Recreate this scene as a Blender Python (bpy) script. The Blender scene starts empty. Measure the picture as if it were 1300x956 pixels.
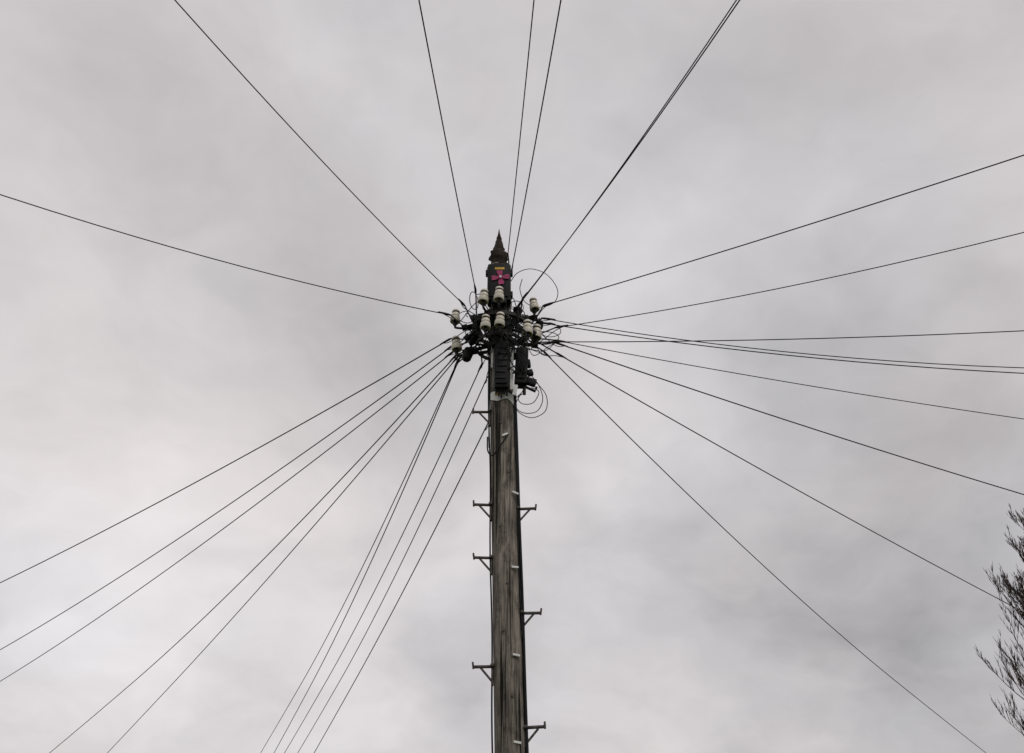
import bpy, bmesh, math, random
from mathutils import Vector, Matrix, noise as mnoise
random.seed(7)
scene=bpy.context.scene
R=math.radians

# ------------------------------------------------------------ materials
def mat(name, col, rough=0.6, spec=0.4, col2=None, nscale=12.0, bump=0.0, bscale=40.0, stretch=(1,1,1)):
    m=bpy.data.materials.new(name); m.use_nodes=True
    nt=m.node_tree; b=nt.nodes["Principled BSDF"]
    b.inputs["Roughness"].default_value=rough
    b.inputs["Specular IOR Level"].default_value=spec
    tc=nt.nodes.new("ShaderNodeTexCoord"); mp=nt.nodes.new("ShaderNodeMapping")
    mp.inputs["Scale"].default_value=stretch
    nt.links.new(tc.outputs["Object"],mp.inputs[0])
    n=nt.nodes.new("ShaderNodeTexNoise"); n.inputs["Scale"].default_value=nscale; n.inputs["Detail"].default_value=4
    nt.links.new(mp.outputs[0],n.inputs["Vector"])
    r=nt.nodes.new("ShaderNodeValToRGB")
    c2=col2 or tuple(c*0.6 for c in col)
    r.color_ramp.elements[0].position=0.35; r.color_ramp.elements[0].color=(*c2,1)
    r.color_ramp.elements[1].position=0.65; r.color_ramp.elements[1].color=(*col,1)
    nt.links.new(n.outputs["Fac"],r.inputs[0]); nt.links.new(r.outputs[0],b.inputs["Base Color"])
    if bump:
        n2=nt.nodes.new("ShaderNodeTexNoise"); n2.inputs["Scale"].default_value=bscale; n2.inputs["Detail"].default_value=4
        nt.links.new(mp.outputs[0],n2.inputs["Vector"])
        bp=nt.nodes.new("ShaderNodeBump"); bp.inputs["Strength"].default_value=bump; bp.inputs["Distance"].default_value=0.01
        nt.links.new(n2.outputs["Fac"],bp.inputs["Height"]); nt.links.new(bp.outputs[0],b.inputs["Normal"])
    return m

def wood_mat():
    m=bpy.data.materials.new("weathered_pole_wood"); m.use_nodes=True
    nt=m.node_tree; b=nt.nodes["Principled BSDF"]; N=nt.nodes.new; L=nt.links.new
    b.inputs["Roughness"].default_value=0.9; b.inputs["Specular IOR Level"].default_value=0.15
    tc=N("ShaderNodeTexCoord")
    def nz(sc,scale,det=5,rough=.6):
        mp=N("ShaderNodeMapping"); mp.inputs["Scale"].default_value=sc; L(tc.outputs["Object"],mp.inputs[0])
        n=N("ShaderNodeTexNoise"); n.inputs["Scale"].default_value=scale; n.inputs["Detail"].default_value=det; n.inputs["Roughness"].default_value=rough
        L(mp.outputs[0],n.inputs["Vector"]); return n.outputs["Fac"]
    grain=nz((1,1,.05),80); patch=nz((1,1,.35),7,4); crack=nz((1,1,.02),38,3,.4); blot=nz((1,1,.6),16,5)
    r=N("ShaderNodeValToRGB"); e=r.color_ramp.elements
    e[0].position=.3; e[0].color=(.078,.069,.060,1); e[1].position=.72; e[1].color=(.41,.38,.34,1)
    e2=e.new(.5); e2.color=(.225,.203,.178,1); L(grain,r.inputs[0])
    r2=N("ShaderNodeValToRGB"); e=r2.color_ramp.elements
    e[0].position=.33; e[0].color=(.58,.56,.55,1); e[1].position=.66; e[1].color=(1.18,1.16,1.13,1); L(patch,r2.inputs[0])
    mx=N("ShaderNodeMix"); mx.data_type='RGBA'; mx.blend_type='MULTIPLY'; mx.inputs[0].default_value=1
    L(r.outputs[0],mx.inputs[6]); L(r2.outputs[0],mx.inputs[7])
    r3=N("ShaderNodeValToRGB"); e=r3.color_ramp.elements
    e[0].position=.36; e[0].color=(.12,.12,.12,1); e[1].position=.43; e[1].color=(1,1,1,1); L(crack,r3.inputs[0])
    mx2=N("ShaderNodeMix"); mx2.data_type='RGBA'; mx2.blend_type='MULTIPLY'; mx2.inputs[0].default_value=1
    L(mx.outputs[2],mx2.inputs[6]); L(r3.outputs[0],mx2.inputs[7])
    r4=N("ShaderNodeValToRGB"); e=r4.color_ramp.elements
    e[0].position=.34; e[0].color=(.45,.45,.45,1); e[1].position=.5; e[1].color=(1,1,1,1); L(blot,r4.inputs[0])
    mx3=N("ShaderNodeMix"); mx3.data_type='RGBA'; mx3.blend_type='MULTIPLY'; mx3.inputs[0].default_value=.8
    L(mx2.outputs[2],mx3.inputs[6]); L(r4.outputs[0],mx3.inputs[7])
    L(mx3.outputs[2],b.inputs["Base Color"])
    bp=N("ShaderNodeBump"); bp.inputs["Strength"].default_value=.8; bp.inputs["Distance"].default_value=.012
    ad=N("ShaderNodeMath"); ad.operation='ADD'; L(grain,ad.inputs[0]); L(r3.outputs[0],ad.inputs[1])
    L(ad.outputs[0],bp.inputs["Height"]); L(bp.outputs[0],b.inputs["Normal"])
    return m
M_wood=wood_mat()
M_finial=mat("old_finial_iron",(.055,.042,.033),.85,.2,(.018,.014,.011),25,.8,30)
M_black=mat("black_plastic",(.010,.010,.011),.55,.22,(.005,.005,.005),9)
M_cable=mat("black_cable_sheath",(.010,.010,.011),.6,.2)
M_steel=mat("blackened_steel",(.035,.032,.030),.65,.35,(.014,.012,.011),25,.3)
M_step=mat("step_iron",(.12,.11,.105),.7,.4,(.05,.04,.035),30,.4)
M_cer=mat("cream_porcelain",(.80,.76,.66),.35,.45,(.64,.59,.50),22)
M_tie=mat("brown_binding",(.06,.035,.02),.7,.3)
M_white=mat("white_plastic",(.78,.78,.77),.5,.4,(.66,.66,.65),8)
M_yel=mat("yellow_label",(.62,.40,.05),.5,.3,(.5,.32,.03),10)
M_pink=mat("pink_tape",(.50,.06,.20),.55,.3,(.34,.04,.13),10)
M_ground=mat("grass_ground",(.07,.09,.03),.95,.1,(.045,.055,.022),.8,.5,6)
M_bark=mat("tree_bark",(.085,.06,.05),.9,.1,(.05,.036,.03),6,.3)

# ------------------------------------------------------------ mesh helpers
def obj(name,bm,m,parent=None,smooth=True,angle=None):
    me=bpy.data.meshes.new(name); bm.to_mesh(me); bm.free()
    me.materials.append(m)
    if smooth:
        for p in me.polygons: p.use_smooth=True
    o=bpy.data.objects.new(name,me); scene.collection.objects.link(o)
    if parent: o.parent=parent
    if smooth and angle:
        me.set_sharp_from_angle(angle=R(angle))
    return o
def tube(bm,pts,rad,seg=8,cap=True):
    pts=[Vector(p) for p in pts]; n=len(pts)
    rr=rad if isinstance(rad,(list,tuple)) else [rad]*n
    rings=[]; up=None
    for i,p in enumerate(pts):
        t=(pts[min(i+1,n-1)]-pts[max(i-1,0)])
        if t.length<1e-9: t=Vector((0,0,1))
        t.normalize()
        if up is None:
            up=Vector((0,0,1)) if abs(t.z)<.9 else Vector((1,0,0))
        a=(up-t*up.dot(t))
        if a.length<1e-4: a=t.orthogonal()
        a.normalize(); b=t.cross(a); up=a
        rings.append([bm.verts.new(p+(a*math.cos(2*math.pi*k/seg)+b*math.sin(2*math.pi*k/seg))*rr[i]) for k in range(seg)])
    for i in range(n-1):
        for k in range(seg):
            bm.faces.new((rings[i][k],rings[i][(k+1)%seg],rings[i+1][(k+1)%seg],rings[i+1][k]))
    if cap:
        bm.faces.new(rings[0][::-1]); bm.faces.new(rings[-1])
def lathe(bm,prof,c,seg=24,ax=None,wob=0):
    rings=[]
    for r,z in prof:
        ring=[]
        for k in range(seg):
            a=2*math.pi*k/seg; rr=r
            if wob: rr*=1+wob*mnoise.noise(Vector((math.cos(a)*2,math.sin(a)*2,z*22)))
            v=Vector((rr*math.cos(a),rr*math.sin(a),z))
            if ax: v=ax@v
            ring.append(bm.verts.new(Vector(c)+v))
        rings.append(ring)
    for i in range(len(rings)-1):
        for k in range(seg):
            bm.faces.new((rings[i][k],rings[i][(k+1)%seg],rings[i+1][(k+1)%seg],rings[i+1][k]))
    bm.faces.new(rings[0][::-1]); bm.faces.new(rings[-1])
def box(bm,c,size,rot=(0,0,0),bev=.006,taper=1):
    t=bmesh.new(); bmesh.ops.create_cube(t,size=1)
    for v in t.verts:
        v.co=Vector((v.co.x*size[0],v.co.y*size[1],v.co.z*size[2]))
        if v.co.z>0: v.co.x*=taper; v.co.y*=taper
    if bev: bmesh.ops.bevel(t,geom=t.edges[:],offset=bev,segments=2,affect='EDGES',profile=.6)
    Mx=Matrix.Translation(Vector(c))@(Matrix.Rotation(rot[2],4,'Z')@Matrix.Rotation(rot[1],4,'Y')@Matrix.Rotation(rot[0],4,'X'))
    mp={}
    for v in t.verts: mp[v]=bm.verts.new(Mx@v.co)
    for f in t.faces: bm.faces.new([mp[v] for v in f.verts])
    t.free()
def bez(pts,n=24):
    P=[Vector(p) for p in pts]; P=[P[0]*2-P[1]]+P+[P[-1]*2-P[-2]]
    out=[]
    for i in range(1,len(P)-2):
        for k in range(n):
            t=k/n; a,b,c,d=P[i-1],P[i],P[i+1],P[i+2]
            out.append(.5*((2*b)+(c-a)*t+(2*a-5*b+4*c-d)*t*t+(3*b-a-3*c+d)*t**3))
    out.append(P[-2]); return out

# ------------------------------------------------------------ ground
bm=bmesh.new()
rings=[0,3,8,20,60,200,800,3000]; prev=[bm.verts.new((0,0,0))]
for r in rings[1:]:
    cur=[bm.verts.new((r*math.cos(2*math.pi*k/48),r*math.sin(2*math.pi*k/48),0)) for k in range(48)]
    for k in range(48):
        if len(prev)==1: bm.faces.new((prev[0],cur[k],cur[(k+1)%48]))
        else: bm.faces.new((prev[k],cur[k],cur[(k+1)%48],prev[(k+1)%48]))
    prev=cur
obj("ground",bm,M_ground)

# ------------------------------------------------------------ pole
pole=bpy.data.objects.new("telephone_pole",None); scene.collection.objects.link(pole)
PY=7.0
def px(z): return -0.025-0.0245*(z-3.61)
def prad(z): return 0.110-0.0018*z
bm=bmesh.new(); seg=64; N=150; rings=[]
for i in range(N+1):
    z=-0.3+ (7.3+.3)*i/N; ring=[]
    for k in range(seg):
        a=2*math.pi*k/seg
        r=prad(z)*(1+.018*mnoise.noise(Vector((math.cos(a)*1.5,math.sin(a)*1.5,z*1.1)))+.02*mnoise.noise(Vector((math.cos(a)*9,math.sin(a)*9,z*.5))))
        ring.append(bm.verts.new((px(z)+r*math.cos(a),PY+r*math.sin(a),z)))
    rings.append(ring)
for i in range(N):
    for k in range(seg): bm.faces.new((rings[i][k],rings[i][(k+1)%seg],rings[i+1][(k+1)%seg],rings[i+1][k]))
bm.faces.new(rings[-1])
obj("shaft",bm,M_wood,pole)
# finial
bm=bmesh.new()
lathe(bm,[(.10,7.28),(.10,7.31),(.075,7.325),(.062,7.35),(.066,7.385),(.085,7.405),(.092,7.43),(.08,7.46),(.052,7.485),(.043,7.51),(.05,7.535),(.047,7.56),(.034,7.60),(.024,7.635),(.026,7.655),(.014,7.69),(.008,7.73),(.002,7.775)],(-.12,7,0),20,wob=.4)
obj("finial",bm,M_finial,pole)
# steps
def step(z,side):
    bm=bmesh.new(); x0=px(z)+side*(prad(z)-.015); y=PY-.02
    L=.155*random.uniform(.95,1.04); dz=random.uniform(-.006,.008)
    tube(bm,[(x0,y,z),(x0+side*L*.6,y-.005,z+dz*.6),(x0+side*L,y-.008,z+dz)],.0115,8)
    box(bm,(x0+side*(L+.002),y-.008,z+dz+.01),(.014,.03,.045),rot=(0,random.uniform(-.15,.15),0),bev=.004)
    tube(bm,[(x0+side*.105,y-.004,z-.006),(x0+side*.02,y,z-.105)],.008,6)
    box(bm,(x0+side*.018,y,z-.055),(.012,.035,.15),bev=.003)
    tube(bm,[(x0+side*.01,y-.03,z+.0),(x0+side*.035,y-.03,z)],.012,6)
    obj("step",bm,M_step,pole,True,35)
for z in (5.78,4.95,4.52,3.72,2.92): step(z,-1)
for z in (4.916,4.10,3.31,2.55): step(z,1)

# ------------------------------------------------------------ head gear
c0=Vector((px(6.6),PY,6.6))
bm=bmesh.new()
def flatring(bm,c,r,h,t,seg=40):
    rs=[]
    for rr,zz in ((r,-h/2),(r+t,-h/2),(r+t,h/2),(r,h/2)):
        rs.append([bm.verts.new((c[0]+rr*math.cos(2*math.pi*k/seg),c[1]+rr*math.sin(2*math.pi*k/seg),c[2]+zz)) for k in range(seg)])
    for j in range(4):
        A,B=rs[j],rs[(j+1)%4]
        for k in range(seg): bm.faces.new((A[k],A[(k+1)%seg],B[(k+1)%seg],B[k]))
flatring(bm,(px(6.66),7,6.66),.099,.06,.02)
flatring(bm,(px(6.42),7,6.42),.099,.06,.02)
flatring(bm,(c0.x,7,6.63),.235,.035,.014)
flatring(bm,(c0.x,7,6.44),.205,.03,.012)
for k in range(8):
    a=2*math.pi*k/8+.2
    d=Vector((math.cos(a),math.sin(a),0))
    tube(bm,[c0+d*.11+Vector((0,0,.03)),c0+d*.245+Vector((0,0,.03))],.013,6)
    tube(bm,[c0+d*.11+Vector((0,0,-.16)),c0+d*.21+Vector((0,0,-.16))],.011,6)
    tube(bm,[c0+d*.235+Vector((0,0,.0)),c0+d*.235+Vector((0,0,.07))],.011,6)
# bands low down
for z in (5.93,6.2,7.2,6.9): flatring(bm,(px(z),7,z),.096,.025,.008)
obj("pole_ring_head",bm,M_steel,pole,True,35)

INS=[(-.24,6.72,6.77),(-.11,6.70,6.78),(.19,6.9,6.82),(-.49,6.95,6.73),(-.22,6.72,6.5),(-.10,6.70,6.51),(.13,6.8,6.5),(.21,6.95,6.56),(-.48,7.05,6.51)]
prof=[(.004,.066),(.026,.064),(.034,.056),(.035,.043),(.027,.037),(.027,.029),(.036,.023),(.038,-.001),(.032,-.006),(.033,-.012),(.044,-.018),(.046,-.058),(.042,-.063),(.034,-.061),(.028,-.03),(.012,-.028)]
for i,(x,y,z) in enumerate(INS):
    tilt=Matrix.Rotation(random.uniform(-.14,.14),3,'Y')@Matrix.Rotation(random.uniform(-.1,.1),3,'X')
    s=random.uniform(.93,1.03)
    bm=bmesh.new(); lathe(bm,[(r*s,h*s*1.06) for r,h in prof],(x,y,z),28,tilt)
    obj("insulator",bm,M_cer,pole,True,50)
    bm=bmesh.new()
    ring=[]
    for k in range(21):
        a=2*math.pi*k/20; ring.append(Vector((x,y,z))+tilt@Vector((.031*s*math.cos(a),.031*s*math.sin(a),.034*s)))
    tube(bm,ring,.0055,6)
    obj("insulator_binding",bm,M_tie,pole)
    bm=bmesh.new()
    base=Vector((x,y,z))+tilt@Vector((0,0,-.03))
    low=base+Vector((0,0,-.075))
    d=(c0-low); d.z=0; d.normalize()
    tgt=Vector((c0.x,7,low.z))-d*.11
    mid=low+d*.04+Vector((0,0,-.02))
    tube(bm,bez([base,low,mid,tgt],8),.0105,8)
    tube(bm,[low+Vector((0,0,.012)),low+Vector((0,0,.03))],.019,8)
    obj("insulator_spindle",bm,M_steel,pole)

# top distribution box
bm=bmesh.new()
box(bm,(-.112,6.845,6.985),(.205,.12,.40),bev=.018)
box(bm,(-.112,6.84,7.165),(.165,.11,.10),bev=.03,taper=.75)
box(bm,(-.112,6.782,6.98),(.16,.016,.33),bev=.006)
for zz in (6.86,7.10):
    for sx in (-1,1): box(bm,(-.112+sx*.108,6.82,zz),(.022,.05,.05),bev=.005)
box(bm,(-.112,6.82,6.775),(.13,.08,.05),bev=.01)
for k in range(5): tube(bm,[(-.16+k*.024,6.82,6.76),(-.165+k*.026,6.84,6.66)],.008,6)
obj("cable_distribution_box",bm,M_black,pole,True,35)
bm=bmesh.new(); box(bm,(-.108,6.779,7.125),(.085,.012,.04),rot=(-.15,0,0),bev=.003); obj("yellow_label",bm,M_yel,pole,True,35)
bm=bmesh.new()
pc=Vector((-.10,6.768,7.015))
for k in range(4):
    a=math.pi/2*k+.12; d=Vector((math.cos(a),0,math.sin(a))); e=Vector((-math.sin(a),0,math.cos(a)))
    pts=[pc+d*.012-e*.012,pc+d*.055-e*.026,pc+d*.08-e*.022,pc+d*.074,pc+d*.08+e*.022,pc+d*.055+e*.026,pc+d*.012+e*.012]
    fr=[bm.verts.new(p+Vector((0,-.004,0))) for p in pts]; bk=[bm.verts.new(p+Vector((0,.003,0))) for p in pts]
    bm.faces.new(fr); bm.faces.new(bk[::-1])
    for j in range(7): bm.faces.new((fr[j],bk[j],bk[(j+1)%7],fr[(j+1)%7]))
box(bm,pc+Vector((0,-.006,0)),(.036,.008,.036),bev=.003)
obj("pink_tape_marker",bm,M_pink,pole,False)
bm=bmesh.new(); box(bm,pc+Vector((0,-.0125,0)),(.018,.004,.022),bev=.001); obj("marker_centre",bm,M_white,pole,False)

# lower terminal blocks
bm=bmesh.new()
box(bm,(-.085,6.86,6.15),(.125,.09,.46),bev=.02)
box(bm,(-.085,6.81,6.15),(.095,.02,.40),bev=.006)
box(bm,(-.125,6.85,6.40),(.10,.08,.13),bev=.02)
for k in range(6): box(bm,(-.085+random.uniform(-.008,.008),6.797,6.0+k*.06),(.08,.01,.018),rot=(0,random.uniform(-.08,.08),0),bev=.003)
for k in range(5): tube(bm,[(-.13+k*.022,6.85,5.94),(-.13+k*.022,6.86,5.88-.02*(k%3))],.008,6)
obj("terminal_block",bm,M_black,pole,True,35)
bm=bmesh.new()
box(bm,(.078,6.90,6.16),(.105,.11,.36),rot=(0,.05,0),bev=.022)
box(bm,(.078,6.842,6.17),(.07,.02,.30),rot=(0,.05,0),bev=.006)
box(bm,(.155,6.90,6.02),(.09,.05,.06),rot=(0,.35,0),bev=.012)
box(bm,(.150,6.90,6.11),(.05,.05,.05),rot=(0,-.3,0),bev=.012)
box(bm,(.140,6.90,6.20),(.03,.05,.07),rot=(0,-.1,0),bev=.012)
tube(bm,[(.08,6.9,5.99),(.19,6.9,5.93),(.2,6.9,5.97)],.012,7)
tube(bm,[(.10,6.9,6.0),(.10,6.9,5.9)],.014,7)
box(bm,(.0,6.91,6.30),(.12,.03,.03),bev=.004)
obj("joint_closure",bm,M_black,pole,True,35)
bm=bmesh.new()
box(bm,(-.002,6.862,6.13),(.030,.02,.42),bev=.004)
box(bm,(.025,6.868,5.92),(.03,.02,.10),rot=(0,.2,0),bev=.004)
box(bm,(-.165,6.885,6.30),(.018,.015,.30),bev=.004)
obj("white_conduit_strip",bm,M_white,pole,True,35)
# notice band : stiff printed sheet wrapped round the pole, torn lower corner
bm=bmesh.new()
cx=px(5.88); r=.106; top=[];bot=[]
for k in range(23):
    u=k/22; a=R(205+k*6)
    top.append(bm.verts.new((cx+r*math.cos(a),7+r*math.sin(a),5.945-.03*u)))
    lowz=5.845+.035*abs(2*((u*1.5)%1)-1)-.02*u
    bot.append(bm.verts.new((cx+r*math.cos(a),7+r*math.sin(a),lowz)))
for k in range(22): bm.faces.new((bot[k],bot[k+1],top[k+1],top[k]))
o=obj("pole_notice",bm,M_white,pole,False); o.modifiers.new("s","SOLIDIFY").thickness=.003
bm=bmesh.new(); rows=[]
for j in range(2):
    rows.append([bm.verts.new((cx+.1105*math.cos(a),7+.1105*math.sin(a),5.895+.024*j-.001*k)) for k,a in enumerate([R(236+k*6) for k in range(7)])])
for k in range(6): bm.faces.new((rows[0][k],rows[0][k+1],rows[1][k+1],rows[1][k]))
obj("notice_stripe",bm,M_yel,pole)

# small hanging closures on the left / right
bm=bmesh.new()
for (x,y,z,l,r) in ((-.375,7.0,6.36,.12,.042),(-.33,6.98,6.50,.10,.03),(.24,7.0,6.67,.08,.03),(.04,6.86,6.68,.14,.035),(-.30,6.93,6.66,.09,.033)):
    lathe(bm,[(.008,-l/2-.012),(r*.7,-l/2),(r,-l/2+.02),(r*1.0,l/2-.03),(r*1.15,l/2-.028),(r*1.15,l/2-.012),(r*.6,l/2),(.01,l/2+.03)],(x,y,z),16,Matrix.Rotation(random.uniform(-.5,.5),3,'Y'))
obj("cable_joint",bm,M_black,pole)

# ------------------------------------------------------------ wires
WIRES=[((-0.407,6.850,6.769),(-1.923,3.535,6.450),0.05),((-0.315,6.850,6.924),(-0.536,3.572,6.500),0.02),((-0.036,6.900,7.394),(0.137,3.863,6.900),0.02),((0.000,6.850,7.188),(0.299,3.791,6.800),0.03),
((0.054,6.800,6.731),(1.267,3.499,6.400),0.05),((0.088,6.800,6.799),(1.312,3.572,6.500),0.05),((-0.529,6.900,6.705),(-3.593,5.134,6.450),0.07),((0.273,6.900,6.807),(3.468,4.802,6.500),0.02),
((0.373,6.950,6.607),(3.684,5.420,6.350),0.06),((0.338,7.000,6.493),(4.153,6.567,6.300),0.03),
((0.261,7.00,6.745),(4.289,6.961,6.20),0.09),((0.260,7.00,6.694),(4.277,6.968,6.15),0.07),((0.375,7.05,6.545),(4.543,7.633,6.10),0.03),((0.377,7.10,6.555),(5.060,8.930,6.00),0.03),
((0.381,7.10,6.447),(6.152,11.823,5.90),0.04),((0.274,7.15,6.498),(5.437,14.252,5.70),0.12),((-0.532,7.05,6.561),(-6.040,11.257,6.00),0.07),((-0.506,7.10,6.530),(-6.920,13.417,5.90),0.12),
((-0.504,7.10,6.463),(-7.356,14.522,5.80),0.14),((-0.479,7.15,6.465),(-5.479,14.599,5.80),0.13),((-0.465,7.15,6.448),(-4.888,14.599,5.80),0.06),((-0.464,7.15,6.415),(-2.963,14.252,5.70),0.14),
((-0.457,7.15,6.415),(-2.818,14.252,5.70),0.13),((-0.258,7.15,6.366),(-2.566,13.904,5.60),0.12),((-0.215,7.15,6.220),(-2.322,13.556,5.50),0.12),((-0.202,7.15,5.770),(-1.958,12.514,5.20),0.05)]
leads=bmesh.new(); clamps=bmesh.new()
for i,(A,E,s) in enumerate(WIRES):
    A=Vector(A);E=Vector(E); pts=[]
    h=(E-A); hl=math.hypot(h.x,h.y); T=min(24/hl,2.6 if hl>6 else 6)
    n=60
    for k in range(n+1):
        t=T*(k/n)**1.3
        q=A+h*t; q.z-=4*s*t*(1-t) if t<1 else -4*s*(t-1)*min(t,1.0+.15*(t-1))
        pts.append(q)
    bm=bmesh.new(); tube(bm,pts,(.0038,.0043,.0041,.0046)[i%4] if hl<4.6 else (.0050,.0055,.0052)[i%3],8)
    obj("telephone_wire",bm,M_cable)
    # dead-end clamp + tail
    d=(E-A).normalized()
    if A.z<7.0 and i<24:
        tube(clamps,[A+d*.12,A+d*.07,A+d*.02,A-d*.01],[.005,.009,.010,.006],8)
        tgt=Vector((c0.x,7,0))+Vector((A.x-c0.x,A.y-7,0)).normalized()*.24; tgt.z=6.6+random.uniform(-.12,.04)
        tube(clamps,[A,A.lerp(tgt,.5)+Vector((0,0,-.01)),tgt],.0065,6)
    else:
        z=A.z-.05; tgt=Vector((px(z)+(.09 if A.x>px(z) else -.09),6.98,z)); tube(clamps,[A,tgt],.006,6)
    # slack tail looping from the wire end to the boxes
    st=A+d*.1; en=Vector((random.uniform(-.2,.06),6.84+random.uniform(-.03,.02),random.choice([6.68,6.45,6.38])))
    mid=A.lerp(en,.35)+Vector((random.uniform(-.06,.06),random.uniform(-.06,.04),random.uniform(-.16,.06)))
    mid2=A.lerp(en,.7)+Vector((random.uniform(-.05,.05),random.uniform(-.1,0),random.uniform(-.12,.08)))
    tube(leads,bez([st,A+Vector((0,0,-.03)),mid,mid2,en],8),.0036,6)
obj("wire_clamps",clamps,M_steel,pole)
# extra slack loops
def loop(bm,c,rx,rz,turn=1.0,tilt=.3,start=0,rad=.0036,wob=.01,yamp=.04):
    pts=[]; n=int(40*turn); ph=random.uniform(0,6)
    for k in range(n+1):
        a=start+2*math.pi*turn*k/n
        x=rx*math.cos(a)*(1+.08*math.sin(a*1.3+ph)); z=rz*math.sin(a)*(1+.06*math.sin(a*1.7+ph))
        pts.append(Vector(c)+Vector((x*math.cos(tilt)-z*math.sin(tilt),yamp*math.sin(a+ph),x*math.sin(tilt)+z*math.cos(tilt))))
    tube(bm,pts,rad,6)
# big loop : leaves the box at top, circles right and returns to the head
tube(leads,bez([(-.01,6.84,7.03),(.05,6.86,7.14),(.17,6.88,7.20),(.31,6.9,7.15),(.40,6.92,7.0),(.37,6.92,6.86),(.24,6.9,6.79),(.12,6.9,6.84),(.07,6.9,6.98),(.09,6.9,7.1)],10),.0036,6)
tube(leads,bez([(.09,6.9,5.93),(.02,6.9,5.84),(.05,6.89,5.73),(.16,6.9,5.68),(.27,6.91,5.75),(.28,6.92,5.90),(.20,6.91,6.02),(.12,6.9,6.08)],10),.0036,6)
tube(leads,bez([(.10,6.9,5.96),(.03,6.9,5.80),(.09,6.89,5.72),(.2,6.9,5.74),(.25,6.91,5.86),(.22,6.92,6.0),(.15,6.9,6.1)],10),.0036,6)
tube(leads,bez([(.10,6.88,5.9),(.05,6.88,5.86),(.08,6.88,5.80),(.17,6.9,5.82),(.22,6.91,5.93),(.16,6.92,5.98)],10),.0036,6)
loop(leads,(.33,7.0,6.62),.10,.07,.9,.4,2)
loop(leads,(.28,6.95,6.50),.12,.06,1.1,-.3,2)
loop(leads,(-.40,6.95,6.72),.07,.09,.8,.4,1)
loop(leads,(-.33,6.9,6.86),.035,.07,.9,.2,1)
for k in range(28):
    a=random.uniform(0,2*math.pi); c=Vector((c0.x+.25*math.cos(a),7+.2*math.sin(a),6.58+random.uniform(-.12,.16)))
    loop(leads,c,random.uniform(.03,.09),random.uniform(.03,.08),random.uniform(.5,1.1),random.uniform(-1,1),random.uniform(0,6))
for k in range(10):
    x0=random.uniform(-.2,.1)
    tube(leads,bez([(x0,6.83,6.66),(x0+random.uniform(-.06,.06),6.78,6.52),(random.uniform(-.17,.14),6.76,6.4),(random.uniform(-.14,.13),6.79,6.2),(random.uniform(-.14,.12),6.82,6.05)],8),.0048,6)
obj("slack_leads",leads,M_cable,pole)
# crossing bracket arms giving the dark mass round the head
bm=bmesh.new()
arms=[((-.11,6.9,6.68),(-.43,6.95,6.60)),((-.11,6.95,6.44),(-.42,7.03,6.40)),((-.05,6.95,6.66),(.22,6.93,6.70)),((-.05,6.95,6.46),(.22,6.98,6.44)),((-.2,6.86,6.62),(-.40,6.92,6.46)),((0,6.87,6.60),(.20,6.9,6.50)),((-.25,6.88,6.46),(-.34,6.92,6.70))]
for a,b in arms:
    a=Vector(a);b=Vector(b); tube(bm,[a,b],.017,6); tube(bm,[b-(b-a).normalized()*.05,b],.027,8)
for (x,y,z) in ((-.26,6.83,6.62),(-.19,6.82,6.66),(.03,6.84,6.60),(.06,6.85,6.52),(-.05,6.83,6.56),(-.31,6.9,6.58),(.12,6.9,6.66)):
    box(bm,(x,y,z),(random.uniform(.05,.08),.05,random.uniform(.05,.09)),rot=(0,random.uniform(-.6,.6),0),bev=.01)
obj("bracket_arms",bm,M_black,pole,True,40)

# down cables on the shaft
bm=bmesh.new()
def down(bm,ang,z0,z1,rad,off=0.0,wob=.004):
    pts=[];n=60
    for k in range(n+1):
        z=z0+(z1-z0)*k/n; a=R(ang)+.04*math.sin(z*2.1+ang)
        r=prad(z)+rad+off+wob*(1+math.sin(z*5+ang))
        pts.append((px(z)+r*math.cos(a),7+r*math.sin(a),z))
    tube(bm,pts,rad,8)
down(bm,186,6.35,0.0,.006)
down(bm,194,6.3,5.45,.006)
down(bm,345,5.95,0.0,.012,wob=.001)
down(bm,334,5.95,3.9,.0055)
tube(bm,bez([(-.195,6.93,5.52),(-.19,6.90,5.38),(-.15,6.885,5.33),(-.09,6.88,5.42),(-.03,6.885,5.52)],8),.006,6)
obj("down_cables",bm,M_cable,pole)
bm=bmesh.new()
for (x,y,z,ry) in ((.026,6.912,5.02,.3),(.022,6.902,4.417,-.05),(.03,6.902,3.775,.1),(-.055,6.890,5.52,-.5),(.035,6.908,3.2,.1)):
    box(bm,(x,y,z),(.052,.014,.016),rot=(0,ry,.3),bev=.003)
obj("cable_clips",bm,M_white,pole,True,35)
# bolt heads
bm=bmesh.new()
for (a,z) in ((262,5.64),(290,5.2),(250,4.75),(275,4.3),(255,3.95),(285,3.5)):
    a=R(a); p=Vector((px(z)+prad(z)*math.cos(a),7+prad(z)*math.sin(a),z)); n=Vector((math.cos(a),math.sin(a),0))
    tube(bm,[p-n*.01,p+n*.008],.011,6)
obj("bolt_heads",bm,M_step,pole,False)

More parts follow.
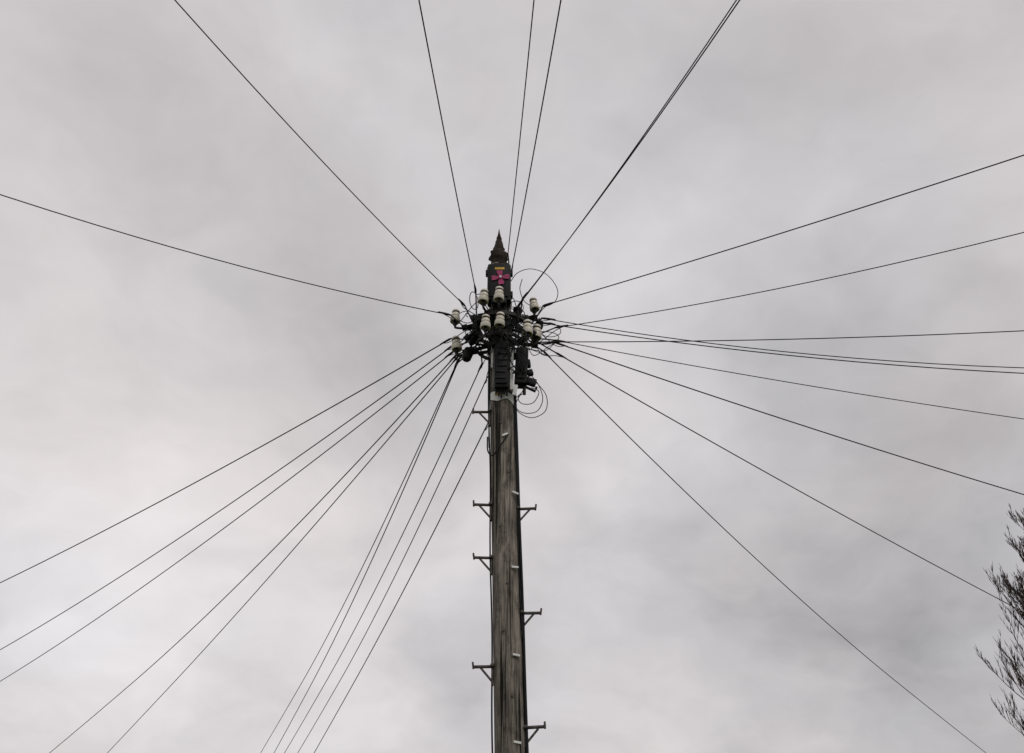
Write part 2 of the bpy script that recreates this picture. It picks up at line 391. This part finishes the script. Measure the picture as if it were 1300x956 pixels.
# ------------------------------------------------------------ tree (bare, fine twigs, broad low crown)
bm=bmesh.new(); random.seed(11)
tx,ty=12.62,20.0
def branch(p,d,L,r,lev):
    n=5 if lev<3 else 4; pts=[p.copy()]; dd=d.copy(); ds=[]
    for k in range(n):
        dd=(dd+Vector((random.uniform(-1,1),random.uniform(-1,1),random.uniform(.2,1.7)))*.15).normalized()
        pts.append(pts[-1]+dd*L/n); ds.append(dd.copy())
    tube(bm,pts,[r*(1-.7*k/n) for k in range(n+1)],3 if lev>1 else 6,cap=False)
    if lev<4:
        m=(0,12,9,7)[lev]
        for k in range(m):
            f=random.uniform(.15,1); i=min(int(f*n),n-1); q=pts[i].lerp(pts[i+1],f*n-i) if f<1 else pts[-1]
            a=random.uniform(0,2*math.pi); o=ds[i].orthogonal().normalized(); o=Matrix.Rotation(a,3,ds[i])@o
            nd=(ds[i]*.8+o*.5+Vector((0,0,.5))).normalized()
            branch(q,nd,L*random.uniform(.28,.38),max(r*.42,.006),lev+1)
tp=[Vector((tx+.12*math.sin(z*.7),ty+.1*math.cos(z*.5),z)) for z in [0,1,2.5,4,6,8,9.5,11,12.0]]
tube(bm,tp,[.24,.2,.18,.16,.13,.095,.06,.03,.01],10)
for k in range(104):
    z=2.0+8.8*(k/104); a=k*2.4+random.uniform(-.3,.3); L=(3.7 if z<5.6 else 3.7-(z-5.6)*.50)*random.uniform(.90,1.03)
    branch(Vector((tx+.12*math.sin(z*.7),ty+.1*math.cos(z*.5),z)),Vector((math.cos(a),math.sin(a),.6)).normalized(),L,.038*(1-.05*z),1)
obj("bare_tree",bm,M_bark,None,False)

# ------------------------------------------------------------ world : overcast
SUN_EL,SUN_AZ=48,-35   # soft sun behind cloud, from upper left behind the viewer
w=bpy.data.worlds.new("World"); scene.world=w; w.use_nodes=True
w.cycles.sampling_method='MANUAL'; w.cycles.sample_map_resolution=256
nt=w.node_tree; nt.nodes.clear(); N=nt.nodes.new; L=nt.links.new
out=N("ShaderNodeOutputWorld"); bg=N("ShaderNodeBackground"); L(bg.outputs[0],out.inputs[0])
sky=N("ShaderNodeTexSky"); sky.sky_type='NISHITA'; sky.sun_disc=False; sky.sun_elevation=R(SUN_EL); sky.sun_rotation=R(180+SUN_AZ)
tc=N("ShaderNodeTexCoord")
def vm(op,a,b=None,sc=None):
    n=N("ShaderNodeVectorMath"); n.operation=op
    for i,v in enumerate((a,b)):
        if v is None: continue
        if isinstance(v,tuple): n.inputs[i].default_value=v
        else: L(v,n.inputs[i])
    if sc is not None: n.inputs["Scale"].default_value=sc
    return n.outputs["Value"] if op in('DOT_PRODUCT',) else n.outputs[0]
def ma(op,a,b):
    n=N("ShaderNodeMath"); n.operation=op
    for i,v in enumerate((a,b)):
        if isinstance(v,(int,float)): n.inputs[i].default_value=v
        else: L(v,n.inputs[i])
    return n.outputs[0]
def nz(v,sc,det,ro,w3=0):
    n=N("ShaderNodeTexNoise"); n.inputs["Scale"].default_value=sc; n.inputs["Detail"].default_value=det; n.inputs["Roughness"].default_value=ro
    L(v,n.inputs["Vector"]); return n
D=vm('NORMALIZE',tc.outputs["Generated"])
# cloud-layer coordinates (flat deck above the viewer)
sep=N("ShaderNodeSeparateXYZ"); L(D,sep.inputs[0])
zz=ma('MAXIMUM',ma('ADD',sep.outputs[2],.40),.05)
inv=ma('DIVIDE',1.0,zz)
cmb=N("ShaderNodeCombineXYZ"); L(ma('MULTIPLY',sep.outputs[0],inv),cmb.inputs[0]); L(ma('MULTIPLY',sep.outputs[1],inv),cmb.inputs[1]); cmb.inputs[2].default_value=3.7
deck=cmb.outputs[0]
warp=nz(deck,2.6,4,.55)
wv=vm('SCALE',vm('SUBTRACT',warp.outputs["Color"],(.5,.5,.5)),None,.38)
Dw=vm('NORMALIZE',vm('ADD',D,wv))
n1=nz(vm('ADD',deck,wv),3.4,6,.55).outputs["Fac"]
val=ma('ADD',.606,ma('MULTIPLY',ma('SUBTRACT',n1,.5),.50))
blobs=[((-.42,.79,.44),.30,.09),((-.26,.91,.31),.28,.13),((-.39,.60,.70),.35,.05),((.19,.81,.55),.22,.07),((.11,.93,.35),.25,.06),((.40,.67,.63),.25,.03),
((-.27,.75,.60),.24,-.09),((-.12,.81,.57),.22,-.05),((.33,.84,.44),.25,-.08),((.39,.87,.30),.3,-.08)]
for d,r,a in blobs:
    dv=Vector(d).normalized()
    dt=vm('DOT_PRODUCT',Dw,tuple(dv))
    mr=N("ShaderNodeMapRange"); mr.interpolation_type='SMOOTHSTEP'; L(dt,mr.inputs[0])
    mr.inputs[1].default_value=math.cos(r); mr.inputs[2].default_value=1; mr.inputs[3].default_value=0; mr.inputs[4].default_value=a
    val=ma('ADD',val,mr.outputs[0])
tint=N("ShaderNodeMix"); tint.data_type='RGBA'
tr=N("ShaderNodeMapRange"); L(warp.outputs["Fac"],tr.inputs[0]); tr.inputs[1].default_value=.35; tr.inputs[2].default_value=.65; L(tr.outputs[0],tint.inputs[0])
tint.inputs[6].default_value=(1.045,.978,.975,1); tint.inputs[7].default_value=(1.0,.975,.995,1)
cc=vm('SCALE',tint.outputs[2],None,1.0); L(val,cc.node.inputs["Scale"])
skd=vm('SCALE',sky.outputs[0],None,.10)
mx=N("ShaderNodeMix"); mx.data_type='RGBA'; mx.inputs[0].default_value=.95
L(skd,mx.inputs[6]); L(cc,mx.inputs[7]); L(mx.outputs[2],bg.inputs[0]); bg.inputs[1].default_value=1.0

sl=bpy.data.lights.new("sun","SUN"); sl.energy=.8; sl.angle=R(25); sl.color=(1,.96,.9)
so=bpy.data.objects.new("sun",sl); scene.collection.objects.link(so)
az=R(180+SUN_AZ); sd=Vector((math.sin(az)*math.cos(R(SUN_EL)),math.cos(az)*math.cos(R(SUN_EL)),math.sin(R(SUN_EL))))
so.rotation_euler=sd.to_track_quat('Z','Y').to_euler(); so.location=sd*50

# ------------------------------------------------------------ camera
cd=bpy.data.cameras.new("camera"); cam=bpy.data.objects.new("camera",cd); scene.collection.objects.link(cam)
cd.sensor_width=36; cd.lens=35; cd.shift_y=-45/1300; cd.clip_end=6000; cd.clip_start=.05
cam.location=(0,0,1.6); cam.rotation_euler=(R(90+35),0,0)
scene.camera=cam
scene.view_settings.view_transform='Standard'; scene.view_settings.look='None'; scene.view_settings.exposure=0
